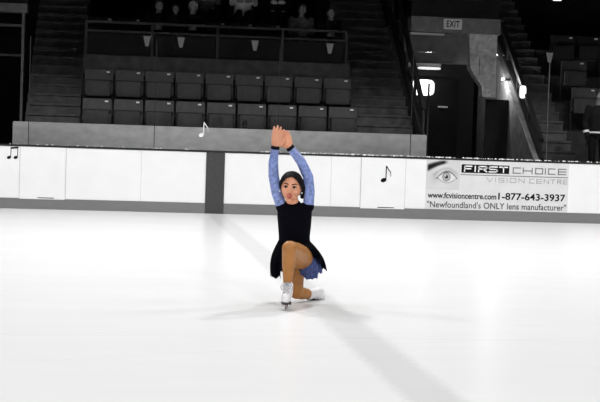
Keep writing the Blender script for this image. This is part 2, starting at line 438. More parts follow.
# handrails: sloping wall top, top rail and balusters
def handrail(x, y0, y1, top, foot, n, label):
    """sloping top rail through `top`, stringer through `foot` (functions of distance), balusters between"""
    r = empty('handrail', (x, y0, foot(y0)), label, 'handrail', 'handrails beside the EXIT tunnel')
    bm = nb(); bar(bm, (x, y0, foot(y0)), (x, y1, foot(y1)), .09, .20); child(obj('stringer', bm, M['rail']), r)
    bm = nb(); bar(bm, (x, y0, top(y0)), (x, y1, top(y1)), .075, .085); child(obj('top_rail', bm, M['rail']), r)
    for k in range(n):
        y = y0 + .03 + (y1 - y0 - .06) * k / (n - 1)
        bm = nb(); bar(bm, (x, y, foot(y)), (x, y, top(y)), .045, .045, Vector((0, 1, 0))); child(obj('baluster', bm, M['rail']), r)
    return r
hr = handrail(5.37, 25.3, 30.4, lambda y: 2.56 + .80 * (y - 26.1), lambda y: 1.55 + .74 * (y - 25.6), 7, 'dark sloping handrail between the seat block stairs and the EXIT tunnel')
handrail(7.585, 25.3, 29.6, lambda y: 1.50 + .76 * (y - 25.4), lambda y: 1.02 + .74 * (y - 25.3), 6, 'dark sloping handrail between the EXIT tunnel and the lit staircase')

# guard rail over the seat block
YG = YR + .03
zt, zm = on_y(217, 26.5, YG).z, on_y(217, 35.5, YG).z
gx0, gx1 = on_y(86, 30, YG).x, on_y(347, 30, YG).x
zf = ZF4 + .04
gr = empty('guard_rail', (gx0, YG, zf), 'long grey two-bar guard rail on the slab above the seat rows', 'railing')
bm = nb(); bar(bm, (gx0, YG, zt), (gx1, YG, zt), .042, .042); child(obj('top_rail', bm, M['guard']), gr)
bm = nb(); bar(bm, (gx0, YG, zm), (gx1, YG, zm), .036, .036); child(obj('mid_rail', bm, M['guard']), gr)
for k in range(5):
    x = gx0 + (gx1 - gx0) * k / 4
    bm = nb(); bar(bm, (x, YG, zf), (x, YG, zt), .045, .045, Vector((0, 1, 0))); child(obj('post', bm, M['guard']), gr)
bm = boxed((gx0 + .03, YG + .03, zf + .02), (gx1 - .03, YG + .04, zm - .03)); child(obj('kick_panel', bm, M['dark']), gr)

# ------------------------------------------------------------------ seats
def make_seat(mseat, is_open=False):
    r = empty('arena_seat', (0, 0, 0), '', 'seat')
    # backrest: square-shouldered shell, slightly dished and leaning back
    bm = nb(); n = 10; m_ = 5; vs, vb = [], []
    for j in range(m_ + 1):
        z = .40 + .455 * j / m_
        for i in range(n + 1):
            t = -1 + 2 * i / n; c = t * t; edge = .004 if j in (0, m_) and i in (0, n) else 0
            p = (t * (.258 - edge), .255 + .05 * j / m_ - .035 * c, z - (edge if j == m_ else 0))
            vs.append(bm.verts.new(p)); vb.append(bm.verts.new((p[0], p[1] + .03, p[2])))
    for j in range(m_):
        for i in range(n):
            k = j * (n + 1) + i
            bm.faces.new((vs[k], vs[k + 1], vs[k + n + 2], vs[k + n + 1])); bm.faces.new((vb[k + 1], vb[k], vb[k + n + 1], vb[k + n + 2]))
    rim = list(range(n + 1)) + [j * (n + 1) + n for j in range(1, m_ + 1)] + [m_ * (n + 1) + i for i in range(n - 1, -1, -1)] + [j * (n + 1) for j in range(m_ - 1, 0, -1)]
    for a, b in zip(rim, rim[1:] + rim[:1]): bm.faces.new((vs[a], vb[a], vb[b], vs[b]))
    obj('backrest', bm, mseat, r)
    if is_open:
        bm = nb(); box(bm, (-.225, -.20, .355), (.225, .215, .405), .02); obj('seat_pan', bm, mseat, r)
    else:                                # pan tipped up against the backrest
        bm = nb(); box(bm, (-.225, .10, .36), (.205, .185, .64), .010); box(bm, (-.18, .09, .40), (.16, .12, .60), .008); obj('seat_pan', bm, mseat, r)
        obj('pan_shade_bar', boxed((-.245, .19, .632), (.245, .235, .662)), M['bracket'], r)  # dark strip painting the shadow line above the tipped-up pan
    for s in (-1, 1):
        bm = nb(); bar(bm, (s * .255, .25, 0), (s * .255, .275, .62), .016, .04, Vector((0, 1, 0))); box(bm, (s * .255 - .010, .16, .42), (s * .255 + .010, .27, .46)); obj('bracket', bm, M['bracket'], r)
    obj('number_plate', boxed((.135, .255, .795), (.195, .315, .822), .003), M['tag'], r)
    return r
proto = make_seat(M['seat']); protod = make_seat(M['seatshade']); protoo = make_seat(M['seatshade'], True)
used = {}
def put_seat(src, x, y, z, label, group):
    o = src if src.name not in used else copy_tree(src)
    used[src.name] = 1
    o.location = (x, y, z); o['label'] = label; o['group'] = group
    return o
cols = 9
seat_y = lambda row: Y0 + row * TIER + .27
for row, name in enumerate(('front', 'second')):
    u0, u1 = ((81.3, 357.5), (83.7, 351.5))[row]
    v0, v1 = ((110, 120), (84, 94))[row]
    Y = seat_y(row)
    xs0, xs1 = on_y(u0, v0, Y + .27).x, on_y(u1, v1, Y + .27).x
    for k in range(cols):
        x = xs0 + (xs1 - xs0) * (k + .5) / cols
        put_seat(proto, x, Y, Z1 + row * DZ, f'grey folded arena seat in the {name} row, {ORD[cols - 1 - k]} from the stairs beside the tunnel', 'grey arena seats below the guard rail')
X4 = lambda k: -.51 + .552 * k           # seats behind the guard rail
TAKEN = (2, 3, 7, 8)
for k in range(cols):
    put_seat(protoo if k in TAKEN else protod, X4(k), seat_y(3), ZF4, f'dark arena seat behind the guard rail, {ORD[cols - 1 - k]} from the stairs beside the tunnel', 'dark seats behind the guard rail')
Y = seat_y(1); x = on_y(584, 103, Y + .27).x; put_seat(proto, x, Y, Z1 + DZ, 'grey folded arena seat just above the standing guard by the lit stairs', 'seats beyond the lit staircase')
Y = seat_y(2); x = on_y(573.5, 75, Y + .27).x; put_seat(proto, x, Y, Z1 + 2 * DZ, 'grey folded arena seat at the lit stair edge, two rows above the guard', 'seats beyond the lit staircase')
Y = seat_y(3)
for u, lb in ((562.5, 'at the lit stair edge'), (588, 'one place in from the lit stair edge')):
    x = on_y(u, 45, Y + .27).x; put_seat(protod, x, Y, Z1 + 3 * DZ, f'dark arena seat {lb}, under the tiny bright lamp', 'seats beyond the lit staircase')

# black bottle on the parapet
p = on_y(244.5, 130, 25.08)
r = empty('bottle', (p.x, 25.08, z_par), 'black drinks bottle standing on the concrete parapet before the seats', 'bottle')
bm = nb(); tube(bm, [(p.x, 25.08, z_par + h) for h in (0, .01, .13, .155, .17)], [.036, .042, .042, .034, .018], 14); child(obj('body', bm, M['bottle'], None, True), r)
bm = nb(); tube(bm, [(p.x, 25.08, z_par + h) for h in (.17, .172, .205, .21)], [.02, .022, .022, .016], 12); child(obj('cap', bm, M['clip'], None, True), r)
bm = nb(); tube(bm, [(p.x, 25.08, z_par + h) for h in (.04, .055)], [.0428, .0428], 14); child(obj('label_band', bm, M['clip'], None, True), r)

# ------------------------------------------------------------------ music notes
def note(u, v, Y, scale_px, double, m_, label):
    """(u, v): note head centre; black or white cut-out"""
    c = on_y(u, v, Y); s = scale_px / 59.0
    bm = nb()
    def head(cx, cz):
        pts = []
        for k in range(18):
            a = 2 * math.pi * k / 18; x, z = .20 * s * math.cos(a), .14 * s * math.sin(a); t = .35
            pts.append((cx + x * math.cos(t) - z * math.sin(t), c.y, cz + x * math.sin(t) + z * math.cos(t)))
        poly(bm, pts, (0, .004, 0))
    def quad(*q): poly(bm, [(c.x + x * s, c.y, c.z + z * s) for x, z in q], (0, .004, 0))
    head(c.x, c.z)
    quad((.12, 0), (.185, 0), (.20, .95), (.135, .95))
    if double:
        head(c.x + .62 * s, c.z + .02 * s)
        quad((.74, .02), (.80, .02), (.83, 1.02), (.77, 1.02)); quad((.135, .80), (.83, .87), (.83, 1.03), (.135, .96))
    else:
        quad((.14, .95), (.20, .98), (.36, .72), (.32, .68)); quad((.36, .72), (.32, .68), (.46, .50), (.50, .54)); quad((.46, .52), (.50, .54), (.49, .26), (.46, .26))
    return tag(obj('music_note', bm, m_), label, 'decoration', 'paper music notes')
note(9.0, 157.4, YB - .0055, 10.5, True, M['black'], 'black paired music note on the white boards near the gate below the dark tunnel')
note(383.6, 180.1, YB - .0255, 15, False, M['black'], 'black single music note on the white gate between skater and banner')
note(201.4, 135.0, YB + .040, 13.5, False, M['white'], 'white single music note stuck on the glass above the dark centre stripe')

# ------------------------------------------------------------------ banner
def bz(u, v): p = on_y(u, v, YB); return p.x, p.z
bx0, bx1 = bz(425.7, 185)[0], bz(568, 190)[0]
b_t, b_b = BT - .016, .1795
YS = YB - .006
ban = empty('advertising_banner', ((bx0 + bx1) / 2, YS, b_b), 'long grey-white advertising banner with an eye and phone number on the boards', 'banner')
child(obj('sheet', boxed((bx0, YS, b_b), (bx1, YB - .0005, b_t)), M['banner']), ban)
def bu(t): return bx0 + (bx1 - bx0) * t          # 0..1 across
def bw(t): return b_b + (b_t - b_b) * t          # 0..1 up
# the printed eye: one fine mesh whose tone is a function of place
def eye_print():
    nx, nz_ = 96, 90
    bm = nb(); cl = bm.verts.layers.float_color.new('tone'); gv = []
    def g(x, c, w): return math.exp(-((x - c) / w) ** 2)
    for j in range(nz_ + 1):
        for i in range(nx + 1):
            x, y = i / nx, j / nz_                        # x 0..1 -> 0..0.235 of the banner, y 0..1 -> .42 .. .985
            t = .62 + .05 * g(x, .35, .3)
            # brow
            sb = min(max((x - .05) / .61, 0), 1); yb = .74 + .20 * math.sin(sb * math.pi / 2); wd = .13 * (1 - .62 * sb)
            if x < .66: t -= .66 * math.exp(-((y - yb) / wd) ** 4) * min(1, x / .05) * min(1, (.66 - x) / .14)
            # crease and shading
            yc = .50 + .22 * math.sin(min(max((x - .22) / .75, 0), 1) * math.pi)
            if .2 < x < .98: t -= .16 * g(y, yc, .05)
            t -= .14 * g(x, .28, .16) * g(y, .42, .22)
            # lids
            s = min(max((x - .34) / .56, 0), 1); up = .40 + .22 * math.sin(s * math.pi) ** .8; lo = .40 - .16 * math.sin(s * math.pi) ** .9
            inside = .34 < x < .90 and lo < y < up
            if inside: t = .72
            ir = math.hypot((x - .60) / 1.0, (y - .44) / 1.25)
            if inside and ir < .125: t = .22 + .22 * (ir < .10)
            if inside and ir < .052: t = .02
            if math.hypot((x - .575), (y - .47) / 1.2) < .018: t = .8
            if .32 < x < .92: t -= .55 * g(y, up, .030) * min(1, (x - .30) / .1); t -= .28 * g(y, lo, .022)
            if x < .34: t -= .22 * g(y, .40 - (.34 - x) * .3, .03) * g(x, .34, .08)
            # fade to sheet tone at the print's edges
            f = min(1, (1 - x) / .12, y / .10); t = t * f + .62 * (1 - f)
            v = bm.verts.new((bu(.002 + .232 * x), YS - .0008, bw(.40 + .595 * y))); v[cl] = (t, t, t, 1); gv.append(v)
    for j in range(nz_):
        for i in range(nx):
            k = j * (nx + 1) + i; bm.faces.new((gv[k], gv[k + 1], gv[k + nx + 2], gv[k + nx + 1]))
    Me = bpy.data.materials.new('eye print'); Me.use_nodes = True; b = Me.node_tree.nodes['Principled BSDF']
    at = Me.node_tree.nodes.new('ShaderNodeAttribute'); at.attribute_name = 'tone'; Me.node_tree.links.new(at.outputs['Color'], b.inputs['Base Color'])
    b.inputs['Roughness'].default_value = .55; b.inputs['Specular IOR Level'].default_value = .3
    child(obj('eye_picture', bm, Me), ban)
eye_print()
def tx(u): return bu((u - 425.7) / 142.3)
# heights on the banner: measured down the sheet from its top
def row(f): return bw(1 - f)
YT = YS - .0012
child(obj('black_panel', boxed((tx(460.5), YT - .0015, row(.245)), (tx(508), YS, row(.075))), M['black']), ban)
hh0, hh1 = row(.212), row(.11)
def boxy(ch, x0, x1, z0, z1):
    zm_ = (z0 + z1) / 2; q = {
        'F': [[(x1, z1), (x0, z1), (x0, z0)], [(x0, zm_), (x1 - (x1 - x0) * .15, zm_)]],
        'I': [[((x0 + x1) / 2, z0), ((x0 + x1) / 2, z1)]],
        'R': [[(x0, z0), (x0, z1), (x1, z1), (x1, zm_), (x0, zm_)], [(x0 + (x1 - x0) * .5, zm_), (x1, z0)]],
        'S': [[(x1, z1), (x0, z1), (x0, zm_), (x1, zm_), (x1, z0), (x0, z0)]],
        'T': [[(x0, z1), (x1, z1)], [((x0 + x1) / 2, z1), ((x0 + x1) / 2, z0)]],
        'C': [[(x1, z1), (x0, z1), (x0, z0), (x1, z0)]],
        'H': [[(x0, z0), (x0, z1)], [(x1, z0), (x1, z1)], [(x0, zm_), (x1, zm_)]],
        'O': [[(x0, z0), (x0, z1), (x1, z1), (x1, z0), (x0, z0)]],
        'E': [[(x1, z1), (x0, z1), (x0, z0), (x1, z0)], [(x0, zm_), (x1, zm_)]],
        'V': [[(x0, z1), ((x0 + x1) / 2, z0), (x1, z1)]],
        'N': [[(x0, z0), (x0, z1), (x1, z0), (x1, z1)]]}
    return q[ch]
ls = []
for ch, a, b in (('F', 463.5, 470.5), ('I', 473.5, 474.5), ('R', 477.5, 485.5), ('S', 488, 496), ('T', 498.5, 506)): ls += boxy(ch, tx(a), tx(b), hh0, hh1)
strokes('lettering', ls, .021, YT - .0035, M['white'], ban)
ls = []
for ch, a, b in (('C', 512, 519.5), ('H', 522, 531), ('O', 534.5, 541.5), ('I', 544, 544.6), ('C', 547.5, 554), ('E', 557.5, 565)): ls += boxy(ch, tx(a), tx(b), hh0 - .01, hh1 - .005)
strokes('lettering', ls, .019, YT - .001, M['grey'], ban)
strokes('underline', [[(tx(460), row(.285)), (tx(567), row(.285))]], .014, YT - .001, M['grey'], ban)
ls = []
for ch, a, b in (('V', 486, 492), ('I', 494.5, 495), ('S', 498, 503), ('I', 506, 506.5), ('O', 509.5, 515), ('N', 518, 523.5), ('C', 529, 533.5), ('E', 536, 541), ('N', 543.5, 548), ('T', 550, 554.5), ('R', 557, 560.5), ('E', 563, 566.5)): ls += boxy(ch, tx(a), tx(b), row(.415), row(.335))
strokes('lettering', ls, .013, YT - .001, M['pale'], ban)
text_on('web_address', 'www.fcvisioncentre.com', tx(427.8), tx(496), row(.775), row(.655), YT, M['black'], .018, 1.0, parent=ban)
text_on('phone_number', '1-877-643-3937', tx(498), tx(565.5), row(.775), row(.63), YT, M['black'], .021, 1.02, parent=ban)
text_on('slogan', '"Newfoundland\'s ONLY lens manufacturer"', tx(427.5), tx(566.5), row(.965), row(.835), YT, mat('slogan print', G(.035), .6), .006, 1.02, parent=ban)

# ------------------------------------------------------------------ people
def head_into(bm, c, s, Rm, nose=True):
    """head about s tall, face towards local -y; Rm is a 3x3 rotation"""
    c = Vector(c)
    T = lambda p: c + Rm @ (Vector(p) * s)
    q = bmesh.ops.create_uvsphere(bm, u_segments=32, v_segments=24, radius=1)['verts']
    for v in q:
        x, y, z = v.co
        if -.98 < z < 0:                 # fuller jaw than a ball
            g = (1 - (-z) ** 2.7) ** .44 / math.sqrt(1 - z * z); x *= g; y *= g
        w = .335 * (1 - .40 * max(0, -z - .10) ** 1.15) * (1 + .10 * max(0, z))
        d = .40 * (1 - .22 * max(0, -z))
        yy = y * d + (.03 if y > 0 else .015)
        if y < 0: yy *= (1 - .10 * max(0, z))
        if z < -.3 and y > 0: yy *= (1 - .5 * (-z - .3))
        v.co = T((x * w, yy, z * .5))
    if nose:
        capsule(bm, T((0, -.355, .03)), T((0, -.43, -.115)), .022 * s, .042 * s, 10)
        for k in (-1, 1):
            capsule(bm, T((k * .035, -.385, -.13)), T((k * .03, -.395, -.12)), .026 * s, .026 * s, 8)
            ball(bm, T((k * .315, .03, -.03)), (.03 * s, .05 * s, .10 * s), Rm, 10, 8)            # ears
            ball(bm, T((k * .17, -.27, -.10)), .105 * s, None, 12, 8)                               # cheeks
        ball(bm, T((0, -.315, -.415)), (.10 * s, .075 * s, .075 * s), Rm, 12, 8)                                          # chin
        capsule(bm, T((-.15, -.325, .10)), T((.15, -.325, .10)), .05 * s, .05 * s, 10)              # brow
    return T
def hair_cap(c, s, Rm, m_, parent, low=.0, bun=True):
    bm = nb(); c = Vector(c); T = lambda p: c + Rm @ (Vector(p) * s)
    q = bmesh.ops.create_uvsphere(bm, u_segments=84, v_segments=60, radius=1)['verts']
    kill = []
    for v in q:
        x, y, z = v.co
        hairline = .63 - .95 * x * x + .03 * math.sin(x * 17)
        if z < hairline and y < -.02 + .25 * z: kill.append(v)
        elif z < -.55: kill.append(v)
        r = 1 + .025 * noise.noise(Vector((x * 10, y * 5, z * 3)))
        v.co = T((x * .385 * (1 + .14 * max(0, z)) * r, (y * .445 * (1 + .08 * max(0, z)) + .03) * r, z * .515 * r + .012))
    bmesh.ops.delete(bm, geom=kill, context='VERTS')
    for _ in range(6): bmesh.ops.smooth_vert(bm, verts=[v for v in bm.verts if v.is_boundary], factor=.5, use_axis_x=True, use_axis_y=True, use_axis_z=True)
    bmesh.ops.solidify(bm, geom=list(bm.faces), thickness=.012 * s)
    if bun: ball(bm, T((0, .47, .18)), .17 * s, None, 16, 12)
    return child(obj('hair', bm, m_, None, True), parent)

def hand_into(bm, wrist, dirv, sidev, s=.165, curl=.15, spread=.10, thumb=1):
    """palm, four fingers and a thumb; dirv towards the fingertips, sidev across the palm"""
    w = Vector(wrist); d = Vector(dirv).normalized(); x = Vector(sidev); x = (x - d * x.dot(d)).normalized(); n = d.cross(x)
    pl = s * .50
    for k in range(4):
        t = (k - 1.5) / 1.5
        capsule(bm, w + d * .01 + x * t * s * .09, w + d * pl + x * t * s * .185, s * .088, s * .082, 10)
    L = (.42, .49, .46, .36)
    for k in range(4):
        t = (k - 1.5) / 1.5
        p = w + d * (pl - .01) + x * t * s * .19; dd = (d + x * t * spread).normalized(); l = L[k] * s
        r_ = s * .055
        p1 = p + dd * l * .42; d2 = (dd + n * curl).normalized(); p2 = p1 + d2 * l * .32; d3 = (dd + n * curl * 2).normalized(); p3 = p2 + d3 * l * .26
        chain(bm, [p, p1, p2, p3], [r_ * 1.08, r_, r_ * .95, r_ * .82])
    p = w + d * s * .12 + x * thumb * s * .20; dd = (d * .8 + x * thumb * .55 + n * .3).normalized()
    p1 = p + dd * s * .20; p2 = p1 + (d + n * .2).normalized() * s * .20
    chain(bm, [w + d * .02 + x * thumb * s * .1, p, p1, p2], [s * .08, s * .075, s * .062, s * .05])

# ---- the skater
contact = on_ice(286.3, 310.0)
D0 = (contact - CAM).dot(FWD)
def K(u, v, dy): return at_depth(u, v, D0 + dy)
def ground_z(p, z): return Vector((p.x, p.y, z))
sk = empty('person', (contact.x, contact.y, 0), 'kneeling figure skater in a black dress with blue sleeves, hands joined overhead', 'person')
Rz = Matrix.Rotation(-math.atan2(contact.x, contact.y), 3, 'Z')       # local -y looks back along the line of sight
RX, BK, UZ = Rz @ Vector((1, 0, 0)), Rz @ Vector((0, 1, 0)), Vector((0, 0, 1))
PX = D0 / F_PX                                                         # metres per pixel at the skater

hipF, kneeF, ankF = K(301.5, 257.5, .38), K(289.5, 248.5, -.02), K(287.2, 287, .03)
hipR, kneeR, ankR = K(296, 254, .46), K(296.3, 292.5, .52), K(310.5, 294.5, .66)
pelv, waist, chest, neckb = K(294.5, 251, .44), K(294.3, 236, .43), K(294.5, 216, .41), K(293.5, 205.5, .39)
headc = K(291.3, 187.2, .345)
shR, wrR = K(281.5, 206.5, .40), K(275.3, 147.5, .33)          # image left arm
shL, wrL = K(308.3, 206.5, .40), K(290.3, 148.0, .34)          # image right arm
ARMS = [[shR, K(276.6, 192, .39), K(273.6, 176, .37), K(273.3, 162, .35), wrR], [shL, K(309.3, 192, .39), K(308.2, 177, .375), K(301, 161.5, .355), wrL]]
RH = Rz @ Matrix.Rotation(R(-6), 3, 'Z') @ Matrix.Rotation(R(3), 3, 'Y') @ Matrix.Rotation(R(3), 3, 'X')
HS = .236
bm = nb()
head_into(bm, headc, HS, RH)
capsule(bm, neckb, headc + Vector((0, 0, -.07)) + BK * .02, .050, .046)
loft(bm, [(pelv - UZ * .06, RX * .10, BK * .075), (pelv, RX * .142, BK * .10), (waist, RX * .108, BK * .078), (chest, RX * .125, BK * .088), (K(294, 207, .40), RX * .118, BK * .06), (neckb, RX * .05, BK * .045)])
chain(bm, [hipF, (hipF + kneeF) / 2, kneeF], [.092, .082, .058])
mid = kneeF.lerp(ankF, .33) + BK * .02
chain(bm, [kneeF, mid, ankF.lerp(kneeF, .12), ankF], [.056, .051, .033, .031])
chain(bm, [hipR, kneeR], [.082, .052]); chain(bm, [kneeR, kneeR.lerp(ankR, .4), ankR], [.050, .050, .036])
for q in ARMS: chain(bm, [chest.lerp(q[0], .6)] + q, [.05, .042, .037, .034, .032, .023])
pass
hand_into(bm, wrR, K(279.8, 124, .33) - wrR, RX, .178, .06, .05, 1)
hand_into(bm, wrL + BK * .02, K(281.5, 127, .375) - (wrL + BK * .02), RX, .162, .05, .05, -1)
body = link('body', fused(bm, .0045, 4), [M['skin'], M['tights']])
zcut = chest.z
for p_ in body.data.polygons:
    if p_.center.z < zcut: p_.material_index = 1
child(body, sk)
# face
T = lambda p: headc + RH @ (Vector(p) * HS)
for k in (-1, 1):
    e = nb(); ball(e, T((k * .135, -.335, .015)), (.055 * HS, .028 * HS, .019 * HS), RH, 14, 10); eo = child(obj('eye', e, M['eyew'], None, True), sk)
    e = nb(); ball(e, T((k * .135 - .01, -.362, .015)), (.034 * HS, .012 * HS, .024 * HS), RH, 12, 8)
    io = obj('iris', e, M['iris'], None, True); io.parent = eo
    e = nb(); tube(e, [T((k * (.075 + .13 * i / 6), -.375 + .035 * (i / 6) ** 2, .036 + .016 * math.sin(i / 6 * 3.1))) for i in range(7)], [.013 * HS + .012 * HS * math.sin(i / 6 * 3.1) for i in range(7)], 8)
    child(obj('eyelashes', e, M['iris'], None, True), sk)
    e = nb(); tube(e, [T((k * (.055 + .18 * i / 6), -.395 + .055 * (i / 6) ** 2, .115 + .026 * math.sin(i / 6 * 2.6))) for i in range(7)], [.014 * HS, .017 * HS, .017 * HS, .015 * HS, .013 * HS, .010 * HS, .006 * HS], 8)
    child(obj('eyebrow', e, M['hair'], None, True), sk)
bm = nb()
for dz, rr in ((-.235, .017), (-.285, .024)):
    tube(bm, [T((-.10 + .20 * i / 8, -.372 - .022 * math.sin(i / 8 * math.pi), dz + (.012 if dz > -.25 else -.004) * math.sin(i / 8 * math.pi) + .02 * abs(i / 4 - 1))) for i in range(9)], [HS * rr * (.35 + .75 * math.sin(i / 8 * math.pi)) for i in range(9)], 8)
child(obj('lips', bm, M['lips'], None, True), sk)
bm = nb(); ball(bm, T((0, -.380, -.260)), (.055 * HS, .010 * HS, .012 * HS), RH, 12, 8); child(obj('teeth', bm, M['eyew'], None, True), sk)
hair_cap(headc, HS, RH, M['hair'], sk)
for k in (-1, 1):
    bm = nb(); chain(bm, [T((k * .325, -.02, .20)), T((k * .385, .06, .0)), T((k * .36, .20, -.30))], [.055 * HS, .07 * HS, .07 * HS])
    child(link('hair_side', fused(bm, .005, 2), [M['hair']]), sk)
    bm = nb(); ball(bm, T((k * .365, -.06, -.155)), .024 * HS, None, 10, 8); child(obj('earring', bm, M['white'], None, True), sk)
# dress: bodice with high collar
bm = nb(); e_ = .012
loft(bm, [(pelv - UZ * .05, RX * .145, BK * .105), (pelv, RX * .152, BK * .115), (K(294.4, 241, .435), RX * .122, BK * .092), (waist, RX * .121, BK * .090), (K(294.5, 226, .42), RX * .128, BK * .098), (chest, RX * .134, BK * .105),
          (K(294.7, 210, .405), RX * .133, BK * .085), (K(294.3, 206.2, .40), RX * .112, BK * .068), (K(293.4, 203.8, .395), RX * .060, BK * .058), (K(292.6, 200.6, .395), RX * .053, BK * .050)], 40)
for q in ARMS: capsule(bm, chest.lerp(q[0], .7), q[0], .055, .047)
dress = child(link('bodice', fused(bm, .006, 3), [M['dress']]), sk)
# skirt: hem control points around the hips (angle 0 = image right, 90 = away, 180 = image left, 270 = towards the camera)
def hem_curve(cps):
    cps = sorted(cps)
    def f(a):
        a %= 360
        for (a0, p0), (a1, p1) in zip(cps, cps[1:] + [(cps[0][0] + 360, cps[0][1])]):
            aa = a if a >= cps[0][0] else a + 360
            if a0 <= aa <= a1:
                t = (aa - a0) / (a1 - a0); t = t * t * (3 - 2 * t); return p0.lerp(p1, t)
        return cps[0][1]
    return f
def skirt(name, top_c, rx, ry, cps, m_, ruff, thick, wob, tmin=0.0):
    bm = nb(); n, mrow = 120, 12; hem = hem_curve(cps); rows_ = []
    for j in range(mrow + 1):
        t = tmin + (1 - tmin) * j / mrow; rw = []
        for k in range(n):
            a = 360 * k / n; ar = R(a)
            top = top_c + RX * (rx * math.cos(ar)) + BK * (ry * math.sin(ar))
            h = hem(a)
            p = top.lerp(h, t)
            out = (RX * math.cos(ar) + BK * math.sin(ar))
            p = p + out * (math.sin(ar * ruff + wob) * .013 * t ** 1.5 + .03 * math.sin(t * math.pi) * (1 if (h - top).length > .12 else .2))
            if j == mrow: p = p + UZ * (.008 * math.sin(ar * ruff * 2.3 + 1) + .006 * math.sin(ar * 41))
            rw.append(bm.verts.new(p))
        rows_.append(rw)
    for a_, b_ in zip(rows_, rows_[1:]):
        for k in range(n): bm.faces.new((a_[k], a_[(k + 1) % n], b_[(k + 1) % n], b_[k]))
    bmesh.ops.solidify(bm, geom=list(bm.faces), thickness=thick)
    return child(obj(name, bm, m_, None, True), sk)
topc = K(294.3, 240.5, .435)
skirt('skirt', topc, .122, .094, [(0, K(325.5, 270, .42)), (40, K(318, 268, .60)), (90, K(297, 268, .70)), (140, K(277, 273, .60)), (180, K(271.8, 276, .42)), (215, K(274.5, 277.5, .28)),
      (243, K(281.0, 277.5, .20)), (258, K(281.5, 256, .22)), (272, K(288, 244.5, .28)), (292, K(298.5, 243.2, .29)), (312, K(306, 246.5, .30)), (335, K(317, 258.5, .33))], M['dress'], 15, .003, .3)
skirt('underskirt', topc - UZ * .02, .118, .09, [(0, K(321, 273, .42)), (40, K(312, 266, .55)), (90, K(297, 264, .62)), (140, K(281, 268, .55)), (180, K(276, 270, .42)), (215, K(279, 270, .30)),
      (250, K(285, 258, .27)), (272, K(290, 249, .32)), (290, K(300.5, 274, .40)), (310, K(306.5, 279.5, .36)), (335, K(314.5, 279, .36))], M['petti'], 19, .003, 1.1)
# sleeves and cuffs
for q in ARMS:
    b, c = q[3], q[4]; bm = nb(); chain(bm, q[:4] + [c - (c - b).normalized() * .012], [.043, .043, .041, .038, .030])
    child(link('sleeve', fused(bm, .0055, 3), [M['sleeve']]), sk)
    d = (c - b).normalized(); bm = nb(); tube(bm, [c - d * .014, c - d * .012, c + d * .010, c + d * .012], [.030, .0335, .0335, .030], 18); child(obj('cuff', bm, M['black'], None, True), sk)
# skates
def skate(ank, heel, toe, upv, blade, lbl, rs=1.0):
    """boot around ankle, sole, heel, blade"""
    f = (toe - heel).normalized(); upv = (upv - f * upv.dot(f)).normalized(); s = f.cross(upv)
    bm = nb()
    B = lambda x, z, y=0: heel + f * x + upv * z + s * y
    L = (toe - heel).length
    chain(bm, [B(.05, .055 * rs), B(L * .5, .050 * rs), B(L - .04, .037 * rs)], [.036 * rs, .040 * rs, .034 * rs])
    chain(bm, [B(.05, .05 * rs), B(.045, .10 * rs), ank], [.037 * rs, .040 * rs, .043]); capsule(bm, B(L * .5, .055 * rs), B(.08, .10 * rs), .036 * rs, .036 * rs)
    capsule(bm, B(L - .06, .034 * rs), B(L - .035, .028 * rs), .038 * rs, .030 * rs)
    r = child(link('skate', fused(bm, .005, 3), [M['boot']]), sk)
    def sub(n_, bm_, m_):
        o = obj(n_, bm_, m_, None, True); o.parent = r; return o
    bm = nb(); outline = []
    for k in range(28):
        a = 2 * math.pi * k / 28; cx = math.cos(a); w = .040 if cx > 0 else .032
        outline.append(B(L / 2 + cx * L * .5, .004, math.sin(a) * w * (1 - .12 * abs(cx))))
    poly(bm, outline, -upv * .012); poly(bm, [B(.0, -.008, -.026), B(.07, -.008, -.028), B(.07, -.008, .028), B(.0, -.008, .026)], -upv * .014)
    sub('sole', bm, M['sole'])
    bm = nb(); poly(bm, [B(-.01, -.048, .002), B(.02, -.056, .002), B(L * .5, -.057, .002), B(L - .03, -.054, .002), B(L + .012, -.036, .002), B(L + .008, -.026, .002), B(L - .04, -.030, .002), B(L - .06, -.01, .002), B(L - .09, -.01, .002), B(L - .085, -.036, .002), B(.07, -.036, .002), B(.06, -.02, .002), B(.025, -.02, .002), B(.02, -.036, .002)], -s * .004)
    sub('blade', bm, M['metal'])
    if lbl:
        bm = nb()
        for k in range(5):
            q = B(.10, .16).lerp(B(L - .07, .085), k / 4)
            tube(bm, [q + s * (-.024) , q + f * .010 + upv * .010, q + s * .024 - upv * .008], .0035, 6)
        for q_ in (-1, 1): tube(bm, [B(.125, .135), B(.14, .15, q_ * .025), B(.135, .115, q_ * .045), B(.13, .09, q_ * .035)], .0035, 6)
        sub('lace', bm, M['lace'])
    return r
bl = .057
base = Vector((contact.x, contact.y, bl))
fd = (-BK - RX * .10).normalized()
skate(K(287.6, 285.5, .03), base - fd * .115, base + fd * .105, UZ, bl, True)
hl, to = ground_z(K(312.2, 296, .66), .075), ground_z(K(320, 297, .74), .038)
fd2 = (K(321.5, 297, .70) - K(311, 297, .665)); fd2.z = 0; fd2 = fd2.normalized()
fd2 = (RX * .62 + BK * .75).normalized()
hp = ankR - UZ * .0 - fd2 * .0
skate(K(309.6, 294.3, .645), hp - UZ * .045 + fd2 * (-.005) + BK * .03, hp + fd2 * .175 - UZ * .052 + BK * .02, (UZ * .75 - fd2 * .25 - BK * .35 + RX * .2), bl, False, .80)

